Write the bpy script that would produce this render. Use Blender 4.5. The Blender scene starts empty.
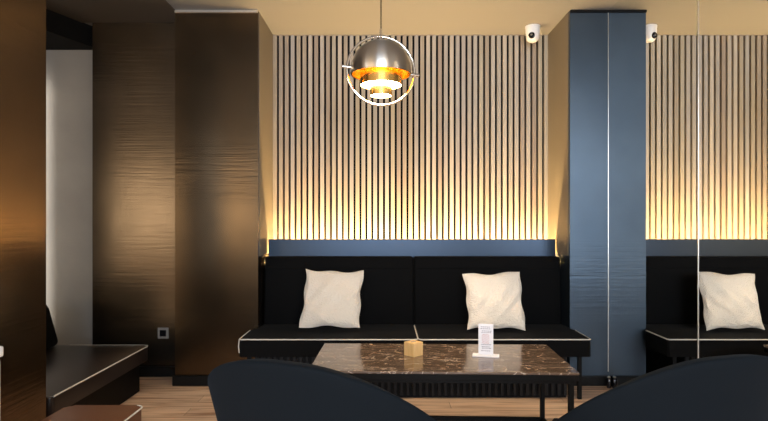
import bpy, bmesh, math, random
from mathutils import Vector, Matrix
random.seed(4)
C = bpy.context.scene.collection
PI = math.pi
EYE = 1.19
F = 555.0

def at(px, py, d):
    """point of the place that stands at depth d behind image point (px, py)"""
    return Vector(((px - 384) / F * d, d, EYE - (py - 220) / F * d))

# ------------------------------------------------------------------ materials
def nodes(name):
    m = bpy.data.materials.new(name); m.use_nodes = True
    nt = m.node_tree
    return m, nt, nt.nodes['Principled BSDF']

def mat(name, col, rough=.5, metal=0., sheen=0., spec=.5, bump=None, coat=0., sheen_tint=None, aniso=0.):
    m, nt, b = nodes(name)
    b.inputs['Base Color'].default_value = (*col, 1)
    b.inputs['Roughness'].default_value = rough
    b.inputs['Metallic'].default_value = metal
    b.inputs['Sheen Weight'].default_value = sheen
    b.inputs['Specular IOR Level'].default_value = spec
    b.inputs['Coat Weight'].default_value = coat
    b.inputs['Anisotropic'].default_value = aniso
    if sheen_tint: b.inputs['Sheen Tint'].default_value = (*sheen_tint, 1)
    if bump:
        sc, strength, dist = bump
        tc = nt.nodes.new('ShaderNodeTexCoord')
        mp = nt.nodes.new('ShaderNodeMapping'); mp.inputs['Scale'].default_value = sc if isinstance(sc, tuple) else (sc,)*3
        n = nt.nodes.new('ShaderNodeTexNoise'); n.inputs['Scale'].default_value = 1; n.inputs['Detail'].default_value = 4
        bp = nt.nodes.new('ShaderNodeBump'); bp.inputs['Strength'].default_value = strength; bp.inputs['Distance'].default_value = dist
        nt.links.new(tc.outputs['Object'], mp.inputs[0]); nt.links.new(mp.outputs[0], n.inputs['Vector'])
        nt.links.new(n.outputs['Fac'], bp.inputs['Height']); nt.links.new(bp.outputs[0], b.inputs['Normal'])
    return m

def emit(name, col, s):
    m, nt, b = nodes(name)
    b.inputs['Base Color'].default_value = (*col, 1)
    b.inputs['Emission Color'].default_value = (*col, 1)
    b.inputs['Emission Strength'].default_value = s
    return m

def ramp(nt, stops):
    r = nt.nodes.new('ShaderNodeValToRGB')
    els = r.color_ramp.elements
    while len(els) < len(stops): els.new(.5)
    for e, (p, c) in zip(els, stops): e.position = p; e.color = (*c, 1)
    return r

def panel_mat(name, c0, c1, rough, metal=.95, folds=None):
    """vinyl-clad panelling: cloudy tone, fine horizontal wrinkles"""
    m, nt, b = nodes(name)
    tc = nt.nodes.new('ShaderNodeTexCoord')
    n = nt.nodes.new('ShaderNodeTexNoise'); n.inputs['Scale'].default_value = 2.2; n.inputs['Detail'].default_value = 5
    nt.links.new(tc.outputs['Object'], n.inputs['Vector'])
    r = ramp(nt, [(.3, c0), (.7, c1)]); nt.links.new(n.outputs['Fac'], r.inputs[0])
    nt.links.new(r.outputs[0], b.inputs['Base Color'])
    b.inputs['Roughness'].default_value = rough; b.inputs['Metallic'].default_value = metal
    mp = nt.nodes.new('ShaderNodeMapping'); mp.inputs['Scale'].default_value = (2.5, 2.5, 70)
    w = nt.nodes.new('ShaderNodeTexNoise'); w.inputs['Scale'].default_value = 1; w.inputs['Detail'].default_value = 3
    nt.links.new(tc.outputs['Object'], mp.inputs[0]); nt.links.new(mp.outputs[0], w.inputs['Vector'])
    mul = nt.nodes.new('ShaderNodeMath'); mul.operation = 'MULTIPLY'
    nt.links.new(w.outputs['Fac'], mul.inputs[0]); nt.links.new(n.outputs['Fac'], mul.inputs[1])
    bp = nt.nodes.new('ShaderNodeBump'); bp.inputs['Strength'].default_value = .35; bp.inputs['Distance'].default_value = .004
    if folds:                                   # a stretch of stronger horizontal folds in the vinyl
        sp = nt.nodes.new('ShaderNodeSeparateXYZ'); nt.links.new(tc.outputs['Object'], sp.inputs[0])
        mr = nt.nodes.new('ShaderNodeMath'); mr.operation = 'SUBTRACT'; mr.inputs[1].default_value = folds[0]
        ab = nt.nodes.new('ShaderNodeMath'); ab.operation = 'ABSOLUTE'
        rg = nt.nodes.new('ShaderNodeMapRange'); rg.inputs['From Min'].default_value = folds[1]; rg.inputs['From Max'].default_value = folds[1]*.5
        rg.inputs['To Min'].default_value = .25; rg.inputs['To Max'].default_value = 2.2
        nt.links.new(sp.outputs['Z'], mr.inputs[0]); nt.links.new(mr.outputs[0], ab.inputs[0]); nt.links.new(ab.outputs[0], rg.inputs['Value'])
        m2 = nt.nodes.new('ShaderNodeMath'); m2.operation = 'MULTIPLY'
        nt.links.new(mul.outputs[0], m2.inputs[0]); nt.links.new(rg.outputs[0], m2.inputs[1]); mul = m2
    nt.links.new(mul.outputs[0], bp.inputs['Height']); nt.links.new(bp.outputs[0], b.inputs['Normal'])
    return m

M = {}
M['brown_panel'] = panel_mat('dark bronze vinyl panelling', (.076, .054, .033), (.116, .082, .050), .235, folds=(1.5, .25))
M['dark_panel'] = panel_mat('dark vinyl panelling', (.085, .068, .050), (.135, .108, .080), .235)
M['pillar_panel'] = panel_mat('tan brown pillar cladding', (.115, .074, .041), (.175, .115, .063), .25)
M['blue_panel'] = panel_mat('slate blue vinyl panelling', (.052, .070, .092), (.066, .088, .114), .46, folds=(.75, .32))
M['grey_panel'] = panel_mat('grey wall cladding', (.27, .255, .235), (.34, .32, .29), .5, 0.)
M['ledge'] = mat('satin blue black panel', (.026, .037, .055), .30, metal=.8)
M['ceiling'] = mat('beige ceiling paint', (.255, .25, .242), .85, bump=(90, .1, .002))
M['wall_paint'] = mat('warm grey paint', (.32, .28, .23), .8)
M['ceiling_shade'] = mat('dark brown painted ceiling shade', (.075, .060, .044), .6)  # dark colour stands in for the unlit ceiling at the left
M['niche'] = mat('tan brown side facing', (.145, .122, .088), .5)
M['black'] = mat('matt black board', (.004, .004, .004), .8, spec=.2)
M['black_metal'] = mat('black powder coated metal', (.003, .003, .0033), .55, spec=.15)
M['black_velvet'] = mat('black velvet', (.0016, .0016, .0019), .8, sheen=.015, spec=.12, bump=(140, .15, .002))
M['navy_velvet'] = mat('navy grey velvet', (.0032, .0056, .0086), .8, sheen=.022, spec=.10, sheen_tint=(.45, .6, .8), bump=(60, .2, .002))
M['leather'] = mat('dark brown leather', (.018, .012, .011), .30, bump=(160, .15, .001))
M['piping'] = mat('pale cream piping', (.62, .60, .55), .5)
M['baseboard'] = mat('black baseboard', (.005, .005, .005), .4, spec=.2)
M['trim_metal'] = mat('pale metal trim', (.75, .72, .66), .3, metal=.9)
M['mirror'] = mat('mirror glass', (.86, .87, .86), .0, metal=1.)
M['steel'] = mat('brushed steel', (.74, .70, .64), .30, metal=1., aniso=.85)
nt = M['steel'].node_tree; tg = nt.nodes.new('ShaderNodeTangent'); tg.direction_type = 'RADIAL'; tg.axis = 'Z'
nt.links.new(tg.outputs[0], nt.nodes['Principled BSDF'].inputs['Tangent'])
nt.nodes['Principled BSDF'].inputs['Anisotropic Rotation'].default_value = 0.25
M['chrome'] = mat('polished nickel', (.85, .80, .74), .12, metal=1.)
M['brass'] = mat('polished brass', (1., .66, .20), .22, metal=1.)
M['white_plastic'] = mat('white plastic', (.82, .82, .83), .35)
M['black_gloss'] = mat('glossy black lens', (.006, .006, .008), .08)
M['grey_plastic'] = mat('grey plastic', (.16, .155, .15), .4)
M['white_lacquer'] = mat('white lacquer', (.85, .86, .86), .4)
M['card'] = mat('white card', (.86, .85, .88), .45)
M['ink'] = mat('grey print', (.25, .22, .28), .7)
M['red_ink'] = mat('red print', (.55, .16, .12), .7)
M['bulb'] = emit('warm frosted bulb', (1., .72, .36), 30)
M['glow'] = emit('lit lamp diffuser', (1., .80, .50), 42)
M['fluted'] = mat('dark fluted board', (.008, .008, .009), .55, spec=.25)
M['led'] = emit('warm light strip', (1., .65, .28), 235)

def slat_mat():
    m, nt, b = nodes('pale oak slats')
    tc = nt.nodes.new('ShaderNodeTexCoord')
    sp = nt.nodes.new('ShaderNodeSeparateXYZ'); nt.links.new(tc.outputs['Object'], sp.inputs[0])
    d = nt.nodes.new('ShaderNodeMath'); d.operation = 'DIVIDE'; d.inputs[1].default_value = PITCH
    fl = nt.nodes.new('ShaderNodeMath'); fl.operation = 'FLOOR'
    nt.links.new(sp.outputs['X'], d.inputs[0]); nt.links.new(d.outputs[0], fl.inputs[0])
    wn = nt.nodes.new('ShaderNodeTexWhiteNoise'); wn.noise_dimensions = '1D'; nt.links.new(fl.outputs[0], wn.inputs['W'])
    r = ramp(nt, [(0, (.37, .30, .235)), (.3, (.47, .41, .30)), (.6, (.42, .385, .345)), (1, (.58, .51, .41))])
    nt.links.new(wn.outputs['Value'], r.inputs[0])
    mp = nt.nodes.new('ShaderNodeMapping'); mp.inputs['Scale'].default_value = (90, 90, 3)
    n = nt.nodes.new('ShaderNodeTexNoise'); n.inputs['Scale'].default_value = 1; n.inputs['Detail'].default_value = 5
    nt.links.new(tc.outputs['Object'], mp.inputs[0]); nt.links.new(mp.outputs[0], n.inputs['Vector'])
    g = ramp(nt, [(.3, (.82, .80, .78)), (.7, (1, 1, 1))]); nt.links.new(n.outputs['Fac'], g.inputs[0])
    mx = nt.nodes.new('ShaderNodeMix'); mx.data_type = 'RGBA'; mx.blend_type = 'MULTIPLY'; mx.inputs['Factor'].default_value = 1
    nt.links.new(r.outputs[0], mx.inputs['A']); nt.links.new(g.outputs[0], mx.inputs['B'])
    nt.links.new(mx.outputs['Result'], b.inputs['Base Color'])
    b.inputs['Roughness'].default_value = .6
    return m
PITCH = .0481
M['slat'] = slat_mat()

def marble():
    m, nt, b = nodes('dark brown marble')
    tc = nt.nodes.new('ShaderNodeTexCoord')
    mp = nt.nodes.new('ShaderNodeMapping'); mp.inputs['Scale'].default_value = (2.7, 7.5, 2.7); mp.inputs['Rotation'].default_value = (0, 0, .25)
    nt.links.new(tc.outputs['Object'], mp.inputs[0])
    n = nt.nodes.new('ShaderNodeTexNoise'); n.inputs['Scale'].default_value = 1.4; n.inputs['Detail'].default_value = 7; n.inputs['Distortion'].default_value = 1.6
    nt.links.new(mp.outputs[0], n.inputs['Vector'])
    s = nt.nodes.new('ShaderNodeMath'); s.operation = 'SUBTRACT'; s.inputs[1].default_value = .5
    a = nt.nodes.new('ShaderNodeMath'); a.operation = 'ABSOLUTE'
    nt.links.new(n.outputs['Fac'], s.inputs[0]); nt.links.new(s.outputs[0], a.inputs[0])
    vein = ramp(nt, [(0, (.62, .54, .45)), (.005, (.36, .27, .20)), (.012, (.13, .086, .060)), (.2, (.082, .053, .036))])
    nt.links.new(a.outputs[0], vein.inputs[0]); nt.links.new(vein.outputs[0], b.inputs['Base Color'])
    b.inputs['Roughness'].default_value = .12
    b.inputs['Specular IOR Level'].default_value = .6
    return m
M['marble'] = marble()

def floor_mat():
    m, nt, b = nodes('oak plank floor')
    tc = nt.nodes.new('ShaderNodeTexCoord')
    br = nt.nodes.new('ShaderNodeTexBrick'); br.inputs['Scale'].default_value = 1
    br.inputs['Brick Width'].default_value = 1.2; br.inputs['Row Height'].default_value = .13; br.inputs['Mortar Size'].default_value = .0015
    br.inputs['Color1'].default_value = (.74, .54, .38, 1); br.inputs['Color2'].default_value = (.60, .42, .29, 1); br.inputs['Mortar'].default_value = (.14, .085, .055, 1)
    br.offset = .37
    nt.links.new(tc.outputs['Object'], br.inputs['Vector'])
    mp = nt.nodes.new('ShaderNodeMapping'); mp.inputs['Scale'].default_value = (2.2, 34, 1)
    n = nt.nodes.new('ShaderNodeTexNoise'); n.inputs['Scale'].default_value = 1; n.inputs['Detail'].default_value = 6; n.inputs['Distortion'].default_value = .6
    nt.links.new(tc.outputs['Object'], mp.inputs[0]); nt.links.new(mp.outputs[0], n.inputs['Vector'])
    g = ramp(nt, [(.35, (.48, .38, .33)), (.5, (.9, .87, .85)), (.72, (1.15, 1.13, 1.1))]); nt.links.new(n.outputs['Fac'], g.inputs[0])
    mx = nt.nodes.new('ShaderNodeMix'); mx.data_type = 'RGBA'; mx.blend_type = 'MULTIPLY'; mx.inputs['Factor'].default_value = 1
    nt.links.new(br.outputs['Color'], mx.inputs['A']); nt.links.new(g.outputs[0], mx.inputs['B'])
    nt.links.new(mx.outputs['Result'], b.inputs['Base Color'])
    b.inputs['Roughness'].default_value = .42
    return m
M['floor'] = floor_mat()

def wood_mat():
    m, nt, b = nodes('pale beech')
    tc = nt.nodes.new('ShaderNodeTexCoord')
    mp = nt.nodes.new('ShaderNodeMapping'); mp.inputs['Scale'].default_value = (60, 60, 9)
    n = nt.nodes.new('ShaderNodeTexNoise'); n.inputs['Scale'].default_value = 1; n.inputs['Detail'].default_value = 4
    nt.links.new(tc.outputs['Object'], mp.inputs[0]); nt.links.new(mp.outputs[0], n.inputs['Vector'])
    r = ramp(nt, [(.3, (.70, .43, .16)), (.7, (.84, .56, .25))]); nt.links.new(n.outputs['Fac'], r.inputs[0])
    nt.links.new(r.outputs[0], b.inputs['Base Color']); b.inputs['Roughness'].default_value = .5
    return m
M['beech'] = wood_mat()

def pillow_mat():
    m, nt, b = nodes('cream ribbed fabric')
    tc = nt.nodes.new('ShaderNodeTexCoord')
    b.inputs['Base Color'].default_value = (.88, .80, .69, 1); b.inputs['Roughness'].default_value = .9
    b.inputs['Sheen Weight'].default_value = .15
    w = nt.nodes.new('ShaderNodeTexWave'); w.wave_type = 'BANDS'; w.bands_direction = 'DIAGONAL'; w.inputs['Scale'].default_value = 26
    w.inputs['Distortion'].default_value = 11; w.inputs['Detail'].default_value = 3; w.inputs['Detail Scale'].default_value = 2
    nt.links.new(tc.outputs['Object'], w.inputs['Vector'])
    n = nt.nodes.new('ShaderNodeTexNoise'); n.inputs['Scale'].default_value = 45; n.inputs['Detail'].default_value = 4
    nt.links.new(tc.outputs['Object'], n.inputs['Vector'])
    ad = nt.nodes.new('ShaderNodeMath'); ad.operation = 'ADD'
    nt.links.new(w.outputs['Fac'], ad.inputs[0]); nt.links.new(n.outputs['Fac'], ad.inputs[1])
    bp = nt.nodes.new('ShaderNodeBump'); bp.inputs['Strength'].default_value = .6; bp.inputs['Distance'].default_value = .007
    nt.links.new(ad.outputs[0], bp.inputs['Height']); nt.links.new(bp.outputs[0], b.inputs['Normal'])
    return m
M['pillow'] = pillow_mat()

# ------------------------------------------------------------------ mesh helpers
def box(bm, x0, x1, y0, y1, z0, z1, bev=0, seg=2):
    g = bmesh.ops.create_cube(bm, size=1)
    for v in g['verts']:
        v.co = Vector(((x0+x1)/2 + v.co.x*(x1-x0), (y0+y1)/2 + v.co.y*(y1-y0), (z0+z1)/2 + v.co.z*(z1-z0)))
    if bev:
        es = list({e for v in g['verts'] for e in v.link_edges})
        bmesh.ops.bevel(bm, geom=es, offset=bev, segments=seg, affect='EDGES', profile=.5)
    return bm

def prism(bm, pts, z0, z1, bev=0, seg=3):
    lo = [bm.verts.new((x, y, z0)) for x, y in pts]; hi = [bm.verts.new((x, y, z1)) for x, y in pts]
    n = len(pts)
    bm.faces.new(lo[::-1]); top = bm.faces.new(hi)
    for i in range(n): bm.faces.new((lo[i], lo[(i+1) % n], hi[(i+1) % n], hi[i]))
    if bev:
        bmesh.ops.bevel(bm, geom=list(top.edges), offset=bev, segments=seg, affect='EDGES', profile=.5)
    bmesh.ops.recalc_face_normals(bm, faces=bm.faces)
    return bm

def rounded_rect(x0, x1, y0, y1, r, n=6):
    p = []
    for cx, cy, a0 in ((x1-r, y0+r, -PI/2), (x1-r, y1-r, 0), (x0+r, y1-r, PI/2), (x0+r, y0+r, PI)):
        for k in range(n+1):
            a = a0 + PI/2*k/n; p.append((cx + r*math.cos(a), cy + r*math.sin(a)))
    return p

def tube(bm, pts, r, seg=10, closed=False):
    pts = [Vector(p) for p in pts]; n = len(pts); rings = []
    up = None
    for i, p in enumerate(pts):
        if closed: t = (pts[(i+1) % n] - pts[i-1]).normalized()
        else: t = (pts[min(i+1, n-1)] - pts[max(i-1, 0)]).normalized()
        if up is None:
            up = t.orthogonal().normalized()
        up = (up - t*up.dot(t)).normalized(); s = t.cross(up)
        rings.append([bm.verts.new(p + r*(math.cos(2*PI*k/seg)*up + math.sin(2*PI*k/seg)*s)) for k in range(seg)])
    for i in range(n if closed else n-1):
        a, b = rings[i], rings[(i+1) % n]
        off = 0
        if closed and i == n-1:
            off = min(range(seg), key=lambda o: (a[0].co - b[o].co).length)
        for k in range(seg):
            bm.faces.new((a[k], a[(k+1) % seg], b[(k+1+off) % seg], b[(k+off) % seg]))
    if not closed:
        bm.faces.new(rings[0][::-1]); bm.faces.new(rings[-1])
    bmesh.ops.recalc_face_normals(bm, faces=bm.faces)
    return bm

def lathe(bm, prof, seg=48, c=(0, 0, 0), mtx=None, caps=True):
    """profile of (radius, height) turned about the vertical through c"""
    c = Vector(c); rings = []
    for r, z in prof:
        if r < 1e-5: rings.append([bm.verts.new(Vector((0, 0, z)))])
        else: rings.append([bm.verts.new(Vector((r*math.cos(2*PI*k/seg), r*math.sin(2*PI*k/seg), z))) for k in range(seg)])
    for a, b in zip(rings, rings[1:]):
        for k in range(seg):
            q = (a[k % len(a)], a[(k+1) % len(a)], b[(k+1) % len(b)], b[k % len(b)])
            u = []
            for v in q:
                if v not in u: u.append(v)
            if len(u) > 2: bm.faces.new(u)
    if caps:
        if len(rings[0]) > 1: bm.faces.new(rings[0][::-1])
        if len(rings[-1]) > 1: bm.faces.new(rings[-1])
    vs = [v for r in rings for v in r]
    for v in vs:
        v.co = (mtx @ v.co if mtx else v.co) + c
    bmesh.ops.recalc_face_normals(bm, faces=bm.faces)
    return bm

B = bmesh.new
ORIG = {}
def obj(name, bm, m, parent=None, smooth=False):
    me = bpy.data.meshes.new(name)
    off = ORIG.get(parent, Vector((0, 0, 0))) if parent else None
    if parent is None:
        xs = [v.co for v in bm.verts]
        off = Vector(((min(v.x for v in xs)+max(v.x for v in xs))/2, (min(v.y for v in xs)+max(v.y for v in xs))/2, min(v.z for v in xs)))
    bmesh.ops.translate(bm, verts=bm.verts, vec=-off)
    bm.to_mesh(me); bm.free()
    if smooth:
        me.polygons.foreach_set('use_smooth', [True]*len(me.polygons))
        try: me.set_sharp_from_angle(angle=math.radians(38))
        except Exception: pass
    me.materials.append(m)
    o = bpy.data.objects.new(name, me); C.objects.link(o)
    if parent: o.parent = parent
    else: o.location = off
    ORIG[o] = off
    return o

def thing(name, label, cat, loc, group=None):
    o = bpy.data.objects.new(name, None); C.objects.link(o); o.location = loc
    o.empty_display_size = .1
    o['label'] = label; o['category'] = cat
    if group: o['group'] = group
    ORIG[o] = Vector(loc)
    return o
def tag(o, label, cat):
    o['label'] = label; o['category'] = cat; return o
def struct(name, bm, m, smooth=False):
    o = obj(name, bm, m, None, smooth); o['kind'] = 'structure'; return o

# ------------------------------------------------------------------ the room
XC0, XC1, XR0, MX = -.908, -1.506, 1.340, 1.614
H = 2.70
struct('floor', box(B(), -8.1, 1.75, -3.15, 4.7, -.1, 0), M['floor'])
struct('ceiling', box(B(), -8.1, 1.75, -3.15, 4.7, H, H+.1), M['ceiling'])
struct('wall_back', box(B(), -1.55, 1.75, 4.575, 4.7, 0, H), M['wall_paint'])
struct('wall_left', box(B(), -2.9, -2.72, 2.75, 4.7, 0, H), M['wall_paint'])
struct('wall_right', box(B(), MX+.012, 1.75, -3.05, 4.575, 0, H), M['wall_paint'])
struct('wall_far', box(B(), -8.1, -8.0, -3.05, 2.85, 0, H), M['wall_paint'])
struct('wall_end', box(B(), -8.0, -2.9, 2.75, 2.85, 0, H), M['wall_paint'])
bm = B()
for q in ((-8.0, -1.5, 0, H), (-1.5, 1.60, 0, .80), (-1.5, 1.60, 2.55, H)):
    box(bm, q[0], q[1], -3.15, -3.05, q[2], q[3])
struct('wall_front', bm, M['wall_paint'])
struct('wall_recess', box(B(), -2.72, -2.20, 4.4, 4.7, 0, H), M['grey_panel'])
struct('wall_side', box(B(), -2.222, -1.55, 4.23, 4.7, 0, H), M['dark_panel'])
struct('baseboard_side', box(B(), -2.222, -1.51, 4.205, 4.23, 0, .075, .004), M['baseboard'])
struct('baseboard_recess', box(B(), -2.72, -2.225, 4.38, 4.4, 0, .075, .004), M['baseboard'])
struct('ceiling_shade_sheet', box(B(), -2.72, -1.50, 1.95, 4.23, H-.006, H), M['ceiling_shade'])  # thin dark sheet under the ceiling, shade put in as colour
struct('trim_1', prism(B(), [(-2.28, 4.30), (-2.225, 4.40), (-2.72, 4.40), (-2.72, 3.05)], 2.538, H), M['black'])

def column(name, label, x0, x1, m, top, side):
    t = thing(name, label, 'column', ((x0+x1)/2, 4.25, 0))
    bm = box(B(), x0, x1, 4.0, 4.575, 0, H); obj('shaft', bm, m, t)
    bm = box(B(), x0-.012, x1+.0, 3.975, 4.0, 0, .07, .004); obj('baseboard', bm, M['baseboard'], t)
    bm = box(B(), x0, x1, 3.985, 4.0, H-.018, H, .002); obj('top_trim', bm, top, t)
    xa = x1 if side > 0 else x0-.003
    obj('niche_facing', box(B(), xa, xa+.003, 4.03, 4.525, .93, H), M['niche'], t)
    return t
column('column', 'dark brown panelled column left of the slatted niche', XC1, XC0, M['brown_panel'], M['trim_metal'], 1)
column('column', 'slate blue panelled column between the slatted niche and the mirror', XR0, MX+.01, M['blue_panel'], M['black_metal'], -1)

# brown foreground pillar at the left
t = thing('pillar', 'warm brown pillar at the left edge of the room', 'pillar', (-1.83, 2.49, 0))
obj('shaft', box(B(), -2.0, -1.66, 2.25, 2.73, 0, H, .004), M['pillar_panel'], t)

# mirror panels on the right wall
def mirror(label, y0, y1, strip_y):
    t = thing('mirror_panel', label, 'mirror', (MX, (y0+y1)/2, 0))
    obj('glass', box(B(), MX, MX+.012, y0+.001, y1-.001, .0, H), M['mirror'], t)
    obj('edge_strip', box(B(), MX-.0018, MX, strip_y-.005, strip_y+.002, .10, H), M['trim_metal'], t)
mirror('tall wall mirror panel between the blue column and the vertical joint', 2.855, 4.0, 3.997)
mirror('tall wall mirror panel at the right edge, right of the vertical joint', .9, 2.855, 2.853)

# ------------------------------------------------------------------ slatted wall panel
t = thing('slat_panel', 'pale oak slatted wall panel over the velvet bench', 'wall panel', (XC0+.002+24*PITCH, 4.48, .5))
obj('backing', box(B(), XC0, XR0, 4.557, 4.575, .5, H), M['black'], t)
bm = B()
x = XC0+.002
while x + .0325 < XR0:
    box(bm, x+.001, x+.0310, 4.527, 4.559, .5, H-.002)
    x += PITCH
obj('slats', bm, M['slat'], t)
t = thing('led_strip', 'glowing light strip behind the blue ledge under the slats', 'light', (.216, 4.38, .845))
obj('channel', box(B(), -.89, 1.325, 4.362, 4.402, .8455, .855), M['white_plastic'], t)
obj('diffuser', box(B(), -.89, 1.325, 4.367, 4.397, .855, .865), M['led'], t)

t = thing('ledge_panel', 'satin blue ledge board between the black bench back and the slats', 'ledge', (.216, 4.306, 0))
obj('front_board', box(B(), XC0+.014, XR0-.012, 4.296, 4.316, 0, 1.042, .002), M['ledge'], t)
obj('light_shelf', box(B(), XC0+.004, XR0-.004, 4.316, 4.44,   .825, .845), M['white_lacquer'], t)

# ------------------------------------------------------------------ the long bench
t = thing('banquette_bench', 'long black velvet bench with cream piping in the slatted niche', 'bench', (.216, 3.95, 0))
SEAT = .408
for x0, x1 in ((-.953, .2235), (.2265, 1.362)):
    pts = []
    left = x0 < 0
    xin0 = x0 if not left else XC0+.006
    xin1 = x1 if left else XR0-.006
    # front part may pass the column faces, the back part sits between them
    r = .03
    if left:
        poly = [(x0+.012, 3.648), (x1-r, 3.645), (x1-.008, 3.653), (x1, 3.645+r), (x1, 4.29), (XC0+.004, 4.29), (XC0+.004, 3.96), (x0, 3.955), (x0, 3.66)]
    else:
        poly = [(x0, 3.645+r), (x0+.008, 3.653), (x0+r, 3.645), (x1-.012, 3.648), (x1, 3.66), (x1, 3.955), (XR0-.004, 3.96), (XR0-.004, 4.29), (x0, 4.29)]
    s = obj('seat_cushion', prism(B(), poly, .290, SEAT, .012), M['black_velvet'], t, True)
    zc = SEAT-.004
    if left:
        pp = [(x0+.0, 3.95), (x0+.0, 3.66), (x0+.012, 3.646), (x1-r, 3.643), (x1-.008, 3.651), (x1+.001, 3.645+r), (x1+.001, 4.14)]
        drop = (x0+.0, 3.652)
    else:
        pp = [(x0-.001, 4.14), (x0-.001, 3.645+r), (x0+.008, 3.651), (x0+r, 3.643), (x1-.012, 3.646), (x1, 3.66), (x1, 3.95)]
        drop = None
    obj('piping', tube(B(), [(a, b, zc) for a, b in pp], .0042), M['piping'], s, True)
    if drop:
        obj('piping', tube(B(), [(drop[0], drop[1], zc), (drop[0]-.004, drop[1], .36), (drop[0], drop[1], .315)], .0035), M['piping'], s, True)
for x0, x1 in ((XC0+.006, .2235), (.2265, XR0-.006)):
    bm = B()
    box(bm, x0, x1, 4.16, 4.292, .395, .912, .018, 3)
    for v in bm.verts:
        if v.co.y < 4.25: v.co.y += (v.co.z-.395)*.06
    k = obj('backrest', bm, M['black_velvet'], t, True)
    obj('seam', tube(B(), [(x0+.01, 4.1585+.43*.06, .825), (x1-.01, 4.1585+.43*.06, .825)], .003, 6), M['black_velvet'], k, True)
bm = B(); box(bm, -.86, 1.22, 3.72, 4.28, .0, .29)
obj('base', bm, M['black_metal'], t)
bm = B(); xx = -.86
while xx < 1.20:
    box(bm, xx, xx+.022, 3.70, 3.722, .02, .29, .003, 1); xx += .042
obj('fluted_front', bm, M['fluted'], t)
for lx in (-.895, 1.30):
    obj('leg', box(B(), lx-.012, lx+.012, 3.68, 3.704, 0, .30), M['black_metal'], t)

# ------------------------------------------------------------------ pillows
def pillow(label, corners, depth_lo, depth_hi, thick, seed):
    bl, br, tr, tl = corners
    P = [at(*bl, depth_lo), at(*br, depth_lo), at(*tr, depth_hi), at(*tl, depth_hi)]
    rnd = random.Random(seed)
    ph = [rnd.uniform(0, 6.28) for _ in range(8)]
    N = 28
    nrm = (P[1]-P[0]).cross(P[3]-P[0]).normalized()          # towards the room
    bm = B(); front = {}; back = {}
    for i in range(N+1):
        for j in range(N+1):
            u = i/N; v = j/N; U = 2*u-1; V = 2*v-1
            cx = .030*(1-V*V)*U*-1; cy = .035*(1-U*U)*V*-1       # edges pull in between the corners
            uu = u + cx*.9; vv = v + cy*.9
            p = P[0]*(1-uu)*(1-vv)+P[1]*uu*(1-vv)+P[2]*uu*vv+P[3]*(1-uu)*vv
            e = max(0, (1-U*U)*(1-V*V))
            h = thick*e**.42
            wr = .010*math.sin(9*u+5*v+ph[0])*math.sin(7*v-4*u+ph[1]) + .006*math.sin(21*u-17*v+ph[2])*(1-abs(V))
            wr += .008*math.exp(-((u+v-.45+ .05*math.sin(8*u+ph[3]))/.04)**2) - .008*math.exp(-((u-v-.42)/.05)**2)
            edge = i in (0, N) or j in (0, N)
            rag = Vector((.006*math.sin(13*v+ph[4]), 0, .006*math.sin(11*u+ph[5]))) if edge else Vector((0, 0, 0))
            if edge:
                front[i, j] = back[i, j] = bm.verts.new(p + rag)
            else:
                front[i, j] = bm.verts.new(p + nrm*(h + wr*min(1, e*4)))
                back[i, j] = bm.verts.new(p - nrm*h*.8)
    for i in range(N):
        for j in range(N):
            for d, s in ((front, 1), (back, -1)):
                q = [d[i, j], d[i+1, j], d[i+1, j+1], d[i, j+1]]
                bm.faces.new(q if s > 0 else q[::-1])
    bmesh.ops.recalc_face_normals(bm, faces=bm.faces)
    o = obj('throw_pillow', bm, M['pillow'], None, True)
    tag(o, label, 'pillow')
    o['group'] = 'cream pillows on the velvet bench'
    return o
pillow('cream crumpled throw pillow on the left half of the black bench', ((299, 328), (360, 328.5), (364, 271), (306, 269)), 3.87, 4.03, .062, 1)
pillow('cream crumpled throw pillow on the right half of the black bench, behind the menu stand', ((468, 329.5), (526.5, 330), (520.5, 271), (463, 273.5)), 3.86, 3.99, .062, 5)

# ------------------------------------------------------------------ marble table
TX0, TX1, TY0, TY1, TH = -.368, .960, 2.715, 3.33, .447
t = thing('coffee_table', 'low dark brown marble table in front of the velvet bench', 'table', ((TX0+TX1)/2, 3.02, 0))
obj('tabletop', box(B(), TX0, TX1, TY0, TY1, TH-.012, TH, .003), M['marble'], t)
obj('rim', box(B(), TX0+.003, TX1-.003, TY0+.003, TY1-.003, TH-.042, TH-.012, .002), M['black_metal'], t)
for lx, ly in ((TX0+.02, TY0+.02), (TX1-.045, TY0+.02), (TX0+.02, TY1-.045), (TX1-.045, TY1-.045)):
    obj('leg', box(B(), lx, lx+.024, ly, ly+.024, 0, TH-.042), M['black_metal'], t)
for ly in (TY0+.02, TY1-.045):
    obj('foot_rail', box(B(), TX0+.044, TX1-.045, ly, ly+.024, 0, .024), M['black_metal'], t)
for lx in (TX0+.02, TX1-.045):
    obj('foot_rail', box(B(), lx, lx+.024, TY0+.044, TY1-.045, 0, .024), M['black_metal'], t)
for ly in (TY0+.02, TY1-.045):
    obj('apron', box(B(), TX0+.044, TX1-.045, ly, ly+.024, TH-.060, TH-.042), M['black_metal'], t)

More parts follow.
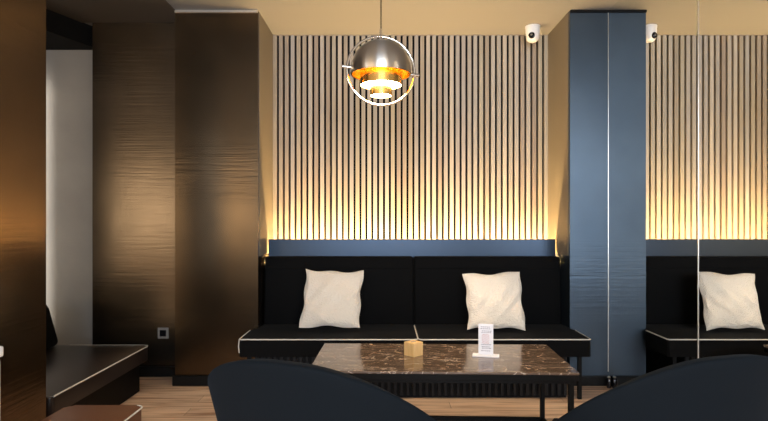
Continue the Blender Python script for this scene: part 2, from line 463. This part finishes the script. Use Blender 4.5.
t.rotation_euler.z = math.radians(-1.7)
c = at(413.7, 349, 3.03)
t = thing('wooden_block', 'small pale wooden cube on the marble table', 'block', (c.x, 3.05, TH))
bm = box(B(), -.037, .037, -.037, .037, 0, .074, .002)
bmesh.ops.rotate(bm, verts=bm.verts, matrix=Matrix.Rotation(math.radians(43), 3, 'Z'))
bmesh.ops.translate(bm, verts=bm.verts, vec=(c.x, 3.05, TH))
obj('block', bm, M['beech'], t)
bm = box(B(), -.02, .02, -.0012, .0012, 0, .005)
bmesh.ops.rotate(bm, verts=bm.verts, matrix=Matrix.Rotation(math.radians(43), 3, 'Z'))
bmesh.ops.translate(bm, verts=bm.verts, vec=(c.x, 3.05, TH+.0715))
obj('card_slot', bm, M['ink'], t)

# menu stand
sx, sy = .556, 3.03
t = thing('menu_stand', 'small white menu stand with printed card on the marble table', 'menu stand', (sx, sy, TH))
rot = Matrix.Rotation(math.radians(-12), 3, 'Z')
def st(bm):
    bmesh.ops.rotate(bm, verts=bm.verts, matrix=rot); bmesh.ops.translate(bm, verts=bm.verts, vec=(sx, sy, TH)); return bm
obj('base', st(box(B(), -.072, .072, -.03, .03, 0, .008, .002)), M['card'], t)
cd = obj('card', st(box(B(), -.040, .040, -.003, .003, .008, .176, .001)), M['card'], t)
rr = random.Random(3)
for k, z in enumerate((.158, .148, .136, .128, .062, .050, .042, .028)):
    bm = B(); x0 = -.028 + rr.uniform(0, .008)
    while x0 < .022:
        w = rr.uniform(.004, .011)
        box(bm, x0, min(x0+w, .03), -.0036, -.003, z, z+.0032); x0 += w+.003
    obj('text_line', st(bm), M['ink'], cd)
bm = B()
for k in range(5):
    z = .072+k*.011; pts = []
    for q in range(9):
        pts.append((-.022+.005*q, -.0033, z+.0045*math.sin(q*1.7+k)))
    tube(bm, pts, .0010, 5)
obj('drawing', st(bm), M['red_ink'], cd)

# ------------------------------------------------------------------ tub chairs
SA, SB, SH, SD, S0, S1, SF = .411, .264, .849, .254, .07, 2.117, .694
def shell_pt(ph, zt, inset=0.):
    u = min(1, max(0, (abs(ph)-S0)/(S1-S0))); s = u*u*(3-2*u)
    hmax = SH - SD*s
    z = .36 + (hmax-.36)*zt
    sc = 1-SF*(SH-z)
    if z < .44: sc *= 1-.9*(.44-z)
    return Vector(((SA-inset)*math.sin(ph)*sc, -(SB-inset)*math.cos(ph)*sc, z))
def make_chair():
    t = thing('tub_chair', '', 'chair', (0, 0, 0), 'navy velvet tub chairs')
    bm = B(); NP, NZ = 64, 14; PHI = 2.25
    out, inn = {}, {}
    for i in range(NP+1):
        ph = -PHI + 2*PHI*i/NP
        for j in range(NZ+1):
            out[i, j] = bm.verts.new(shell_pt(ph, j/NZ))
            p = shell_pt(ph, j/NZ, .05)
            if j == NZ: p.z -= .004
            inn[i, j] = bm.verts.new(p)
    for i in range(NP):
        for j in range(NZ):
            bm.faces.new((out[i, j], out[i+1, j], out[i+1, j+1], out[i, j+1]))
            bm.faces.new((inn[i, j+1], inn[i+1, j+1], inn[i+1, j], inn[i, j]))
        # rounded top roll
        prev = (out[i, NZ], out[i+1, NZ])
        for k in (1, 2, 3):
            pass
        bm.faces.new((out[i, NZ], out[i+1, NZ], inn[i+1, NZ], inn[i, NZ]))
        bm.faces.new((inn[i, 0], inn[i+1, 0], out[i+1, 0], out[i, 0]))
    for i in (0, NP):
        for j in range(NZ):
            q = (out[i, j], out[i, j+1], inn[i, j+1], inn[i, j]); bm.faces.new(q if i == 0 else q[::-1])
    bmesh.ops.recalc_face_normals(bm, faces=bm.faces)
    ed = [e for e in bm.edges if len(e.link_faces) == 2 and e.calc_face_angle(0) > 1.0]
    bmesh.ops.bevel(bm, geom=ed, offset=.012, segments=3, affect='EDGES', profile=.5)
    obj('shell', bm, M['navy_velvet'], t, True)
    bm = B(); pts = []
    for k in range(40):
        a = 2*PI*k/40; pts.append((.232*math.cos(a), .03+.215*math.sin(a)))
    obj('seat', prism(B(), pts, .36, .45, .03), M['navy_velvet'], t, True)
    obj('underframe', prism(B(), [(x*.8, (y-.03)*.8+.03) for x, y in pts], .335, .36), M['black_metal'], t)
    for a, b in ((-1, -1), (1, -1), (1, 1), (-1, 1)):
        obj('leg', tube(B(), [(a*.14, .03+b*.12, .34), (a*.21, .03+b*.20, 0)], .012), M['black_metal'], t, True)
    return t
def dup(root):
    r = root.copy(); C.objects.link(r)
    for ch in list(root.children):
        c = ch.copy(); C.objects.link(c); c.parent = r
        for g in ch.children:
            d = g.copy(); C.objects.link(d); d.parent = c
    return r
c1 = make_chair(); c2 = dup(c1)
c1.location = (-.155, 1.566, 0); c1.rotation_euler.z = -.391
c1['label'] = 'navy tub chair seen from behind at the left end of the marble table'
c2.location = (.805, 1.628, 0); c2.rotation_euler.z = .285
c2['label'] = 'navy tub chair seen from behind at lower right, nearest the mirror'

# ------------------------------------------------------------------ left bench, ottoman, counter
t = thing('leather_bench', 'low dark leather bench with pale piping between the pillar and the grey recess', 'bench', (-2.0, 3.3, 0))
s = obj('seat', prism(B(), rounded_rect(-2.62, -1.645, 2.75, 3.885, .03), .215, .315, .012), M['leather'], t, True)
obj('piping', tube(B(), [(-2.2, 3.886, .312), (-1.68, 3.886, .312), (-1.652, 3.878, .312), (-1.643, 3.85, .312), (-1.643, 2.76, .312)], .0042), M['piping'], s, True)
obj('base', box(B(), -2.60, -1.70, 2.77, 3.86, 0, .215), M['black_metal'], t)
bm = B(); box(bm, -2.66, -2.30, 2.75, 3.885, .315, .62, .05, 4)
for v in bm.verts:
    if v.co.x > -2.5: v.co.x += max(0, .47-v.co.z)*.35 - max(0, v.co.z-.5)*.3
obj('backrest', bm, M['black_velvet'], t, True)

M['tan_leather'] = mat('reddish brown leather', (.13, .052, .026), .38, bump=(160, .15, .001))
t = thing('ottoman', 'small brown leather ottoman with pale piping in front of the low leather bench', 'ottoman', (-1.3, 2.35, 0))
s = obj('seat', prism(B(), rounded_rect(-1.495, -1.135, 2.08, 2.625, .035), .205, .315, .012), M['tan_leather'], t, True)
rp = rounded_rect(-1.497, -1.133, 2.078, 2.627, .037)
obj('piping', tube(B(), [(a, b, .311) for a, b in rp[0:14]], .0042), M['piping'], s, True)
obj('base', box(B(), -1.47, -1.16, 2.11, 2.60, 0, .205), M['black_metal'], t)

t = thing('counter', 'white low counter end just visible at the lower left edge by the pillar', 'counter', (-1.5, 1.35, 0))
obj('body', box(B(), -2.0, -1.031, 1.2, 1.5, .06, .82, .012), M['white_lacquer'], t)
obj('top', box(B(), -2.0, -1.029, 1.19, 1.505, .82, .850, .006), M['white_lacquer'], t)
obj('plinth', box(B(), -2.0, -1.06, 1.22, 1.48, 0, .06), M['black_metal'], t)

# ------------------------------------------------------------------ small fittings
c = at(163.5, 333, 4.23)
t = thing('wall_socket', 'grey wall socket low on the dark wall left of the brown column', 'socket', (c.x, 4.23, c.z-.04))
k = obj('plate', box(B(), c.x-.042, c.x+.042, 4.220, 4.23, c.z-.042, c.z+.042, .004), M['grey_plastic'], t)
obj('insert', box(B(), c.x-.024, c.x+.024, 4.2175, 4.221, c.z-.024, c.z+.024, .002), M['black_gloss'], k)

t = thing('door_stop', 'small black knob on the floor at the foot of the blue column by the mirror', 'door stop', (1.5945, 3.935, 0))
obj('knob', lathe(B(), [(0, 0), (.014, 0), (.017, .012), (.0185, .04), (.017, .062), (.011, .070), (0, .074)], 24, (1.5945, 3.935, 0)), M['black_gloss'], t, True)
obj('cap', lathe(B(), [(.010, .072), (.012, .078), (.008, .083), (0, .084)], 16, (1.5945, 3.935, 0)), M['trim_metal'], t, True)

cx, cy = 1.160, 4.33
t = thing('security_camera', 'white ceiling security camera at the top right of the slatted panel', 'security camera', (cx, cy, H))
obj('mount', lathe(B(), [(.058, H), (.058, H-.016), (.054, H-.018)], 32, (cx, cy, 0)), M['white_plastic'], t, True)
obj('housing', lathe(B(), [(.056, H-.018), (.056, H-.045), (.051, H-.085), (.044, H-.108), (.030, H-.120), (0, H-.124)], 32, (cx, cy, 0)), M['white_plastic'], t, True)
tilt = Matrix.Rotation(math.radians(80), 3, 'X')
turn = Matrix.Rotation(math.radians(-24), 3, 'Z')
mtx = turn @ tilt
lc = Vector((cx, cy, H-.083)) + turn @ Vector((0, -.046, 0))
k = obj('lens_ring', lathe(B(), [(.024, -.010), (.024, .010), (.020, .013), (.014, .010), (0, .009)], 24, lc, mtx), M['black_gloss'], t, True)
obj('lens', lathe(B(), [(.009, .009), (.007, .014), (0, .016)], 16, lc, mtx), M['grey_plastic'], k, True)

# ------------------------------------------------------------------ pendant lamp
PC = at(381, 71, 2.85)
t = thing('pendant_lamp', 'round brushed steel and brass pendant lamp hanging over the marble table', 'lamp', (PC.x, PC.y, PC.z))
roll = Matrix.Rotation(math.radians(4.5), 3, 'Y')
R = .158
def pl(bm): return bm
obj('canopy', lathe(B(), [(.055, H), (.055, H-.02), (.012, H-.03), (0, H-.03)], 32, (PC.x, PC.y, 0)), M['chrome'], t, True)
obj('cord', tube(B(), [(PC.x, PC.y, H-.03), (PC.x, PC.y, PC.z+.20)], .0028, 8), M['black'], t)
obj('stem', tube(B(), [(PC.x, PC.y, PC.z+.215), (PC.x, PC.y, PC.z+.165)], .007, 12), M['chrome'], t, True)
ry = Matrix.Rotation(math.radians(9), 3, 'Z')
ring = [PC + ry @ roll @ Vector((.176*math.cos(2*PI*k/72), 0, .176*math.sin(2*PI*k/72))) for k in range(72)]
g = obj('ring', tube(B(), ring, .0062, 10, True), M['chrome'], t, True)
ax = ry @ roll @ Vector((1, 0, 0))
for s in (-1, 1):
    obj('pivot', tube(B(), [PC + ax*s*.150, PC + ax*s*.200], .0085, 14), M['chrome'], t, True)
z0 = .016
dome = [(R*math.cos(a), R*math.sin(a)) for a in [math.radians(d) for d in range(-6, 91, 6)]]
prof = dome + [(r-.004 if r > .004 else 0, z-.004) for r, z in dome[::-1]]
dome_m = roll
dm = obj('dome', lathe(B(), [(max(r, 0) if r > 1e-4 else 0, z) for r, z in prof], 64, PC, None, False), M['steel'], t, True)
lin = [(r-.0045 if r > .005 else 0, z-.0045 if z > 0 else z) for r, z in dome]
obj('inner_lining', lathe(B(), lin + [(r-.003 if r > .003 else 0, z-.003) for r, z in lin[::-1]], 64, PC, None, False), M['brass'], t, True)
cyl = [(.108, .02), (.108, -.074), (.104, -.074), (.104, .02)]
obj('drum', lathe(B(), cyl, 64, PC, None, False), M['brass'], t, True)
obj('bulb', lathe(B(), [(.012, .0), (.026, .03), (.034, .06), (.026, .085), (0, .094)], 32, PC, None, True), M['bulb'], t, True)
obj('diffuser', lathe(B(), [(.103, -.068), (.103, -.072), (.058, -.072), (.058, -.068)], 48, PC, None, False), M['glow'], t, True)
obj('inner_drum', lathe(B(), [(.057, -.04), (.057, -.128), (.053, -.128), (.053, -.04)], 48, PC, None, False), M['brass'], t, True)
obj('inner_diffuser', lathe(B(), [(.052, -.120), (.052, -.125), (0, -.125)], 48, PC, None, True), M['glow'], t, True)

# ------------------------------------------------------------------ light
w = bpy.data.worlds.new('World'); bpy.context.scene.world = w; w.use_nodes = True
bg = w.node_tree.nodes['Background']; bg.inputs[0].default_value = (.62, .78, 1., 1); bg.inputs[1].default_value = .15

def lamp(kind, name, loc, energy, col, **kw):
    d = bpy.data.lights.new(name, kind); d.energy = energy; d.color = col
    for k, v in kw.items():
        if k != 'rot': setattr(d, k, v)
    o = bpy.data.objects.new(name, d); C.objects.link(o); o.location = loc
    if 'rot' in kw: o.rotation_euler = kw['rot']
    return o
# daylight through the shopfront behind the photographer
lamp('AREA', 'shopfront_daylight', (.05, -3.0, 1.675), 190, (.74, .86, 1.), shape='RECTANGLE', size=3.1, size_y=1.75, rot=(PI/2, 0, 0))
# unseen lights added for reflections and fill, behind the photographer and to his left
lamp('POINT', 'room_fill', (-3.1, -2.2, 1.35), 80, (1., .76, .48), shadow_soft_size=.42)
lamp('POINT', 'room_fill', (-4.6, -2.2, 1.35), 68, (1., .78, .52), shadow_soft_size=.42)
lamp('POINT', 'room_fill', (-6.3, -2.0, 1.45), 150, (1., .92, .82), shadow_soft_size=.40)
lamp('POINT', 'room_fill', (.9, -.6, 2.0), 50, (1., .80, .58), shadow_soft_size=.18)
# unseen tall area light added behind the pillar to brighten the grey recess
lamp('AREA', 'recess_fill_light', (-2.70, 4.27, 1.30), 2.6, (1., .94, .86), shape='RECTANGLE', size=.05, size_y=2.0, rot=(PI/2, 0, -math.radians(130)+PI))
# ceiling downlight over the aisle at the left; unseen spot added over the table
lamp('SPOT', 'downlight', (-1.15, 3.1, 2.66), 60, (1., .84, .66), spot_size=math.radians(44), spot_blend=.5, shadow_soft_size=.04)
lamp('SPOT', 'downlight', (.45, 3.25, 2.66), 90, (1., .80, .58), spot_size=math.radians(50), spot_blend=.6, shadow_soft_size=.04)

cam = bpy.data.cameras.new('Camera'); co = bpy.data.objects.new('Camera', cam); C.objects.link(co)
co.location = (0, 0, EYE); co.rotation_euler = (PI/2, 0, 0)
cam.sensor_width = 36; cam.lens = F/768*36; cam.shift_y = (220-210.5)/768; cam.clip_start = .02
sc = bpy.context.scene
sc.camera = co
sc.view_settings.view_transform = 'Standard'; sc.view_settings.look = 'None'
sc.view_settings.gamma = 1; sc.view_settings.use_curve_mapping = False
sc.view_settings.exposure = .5
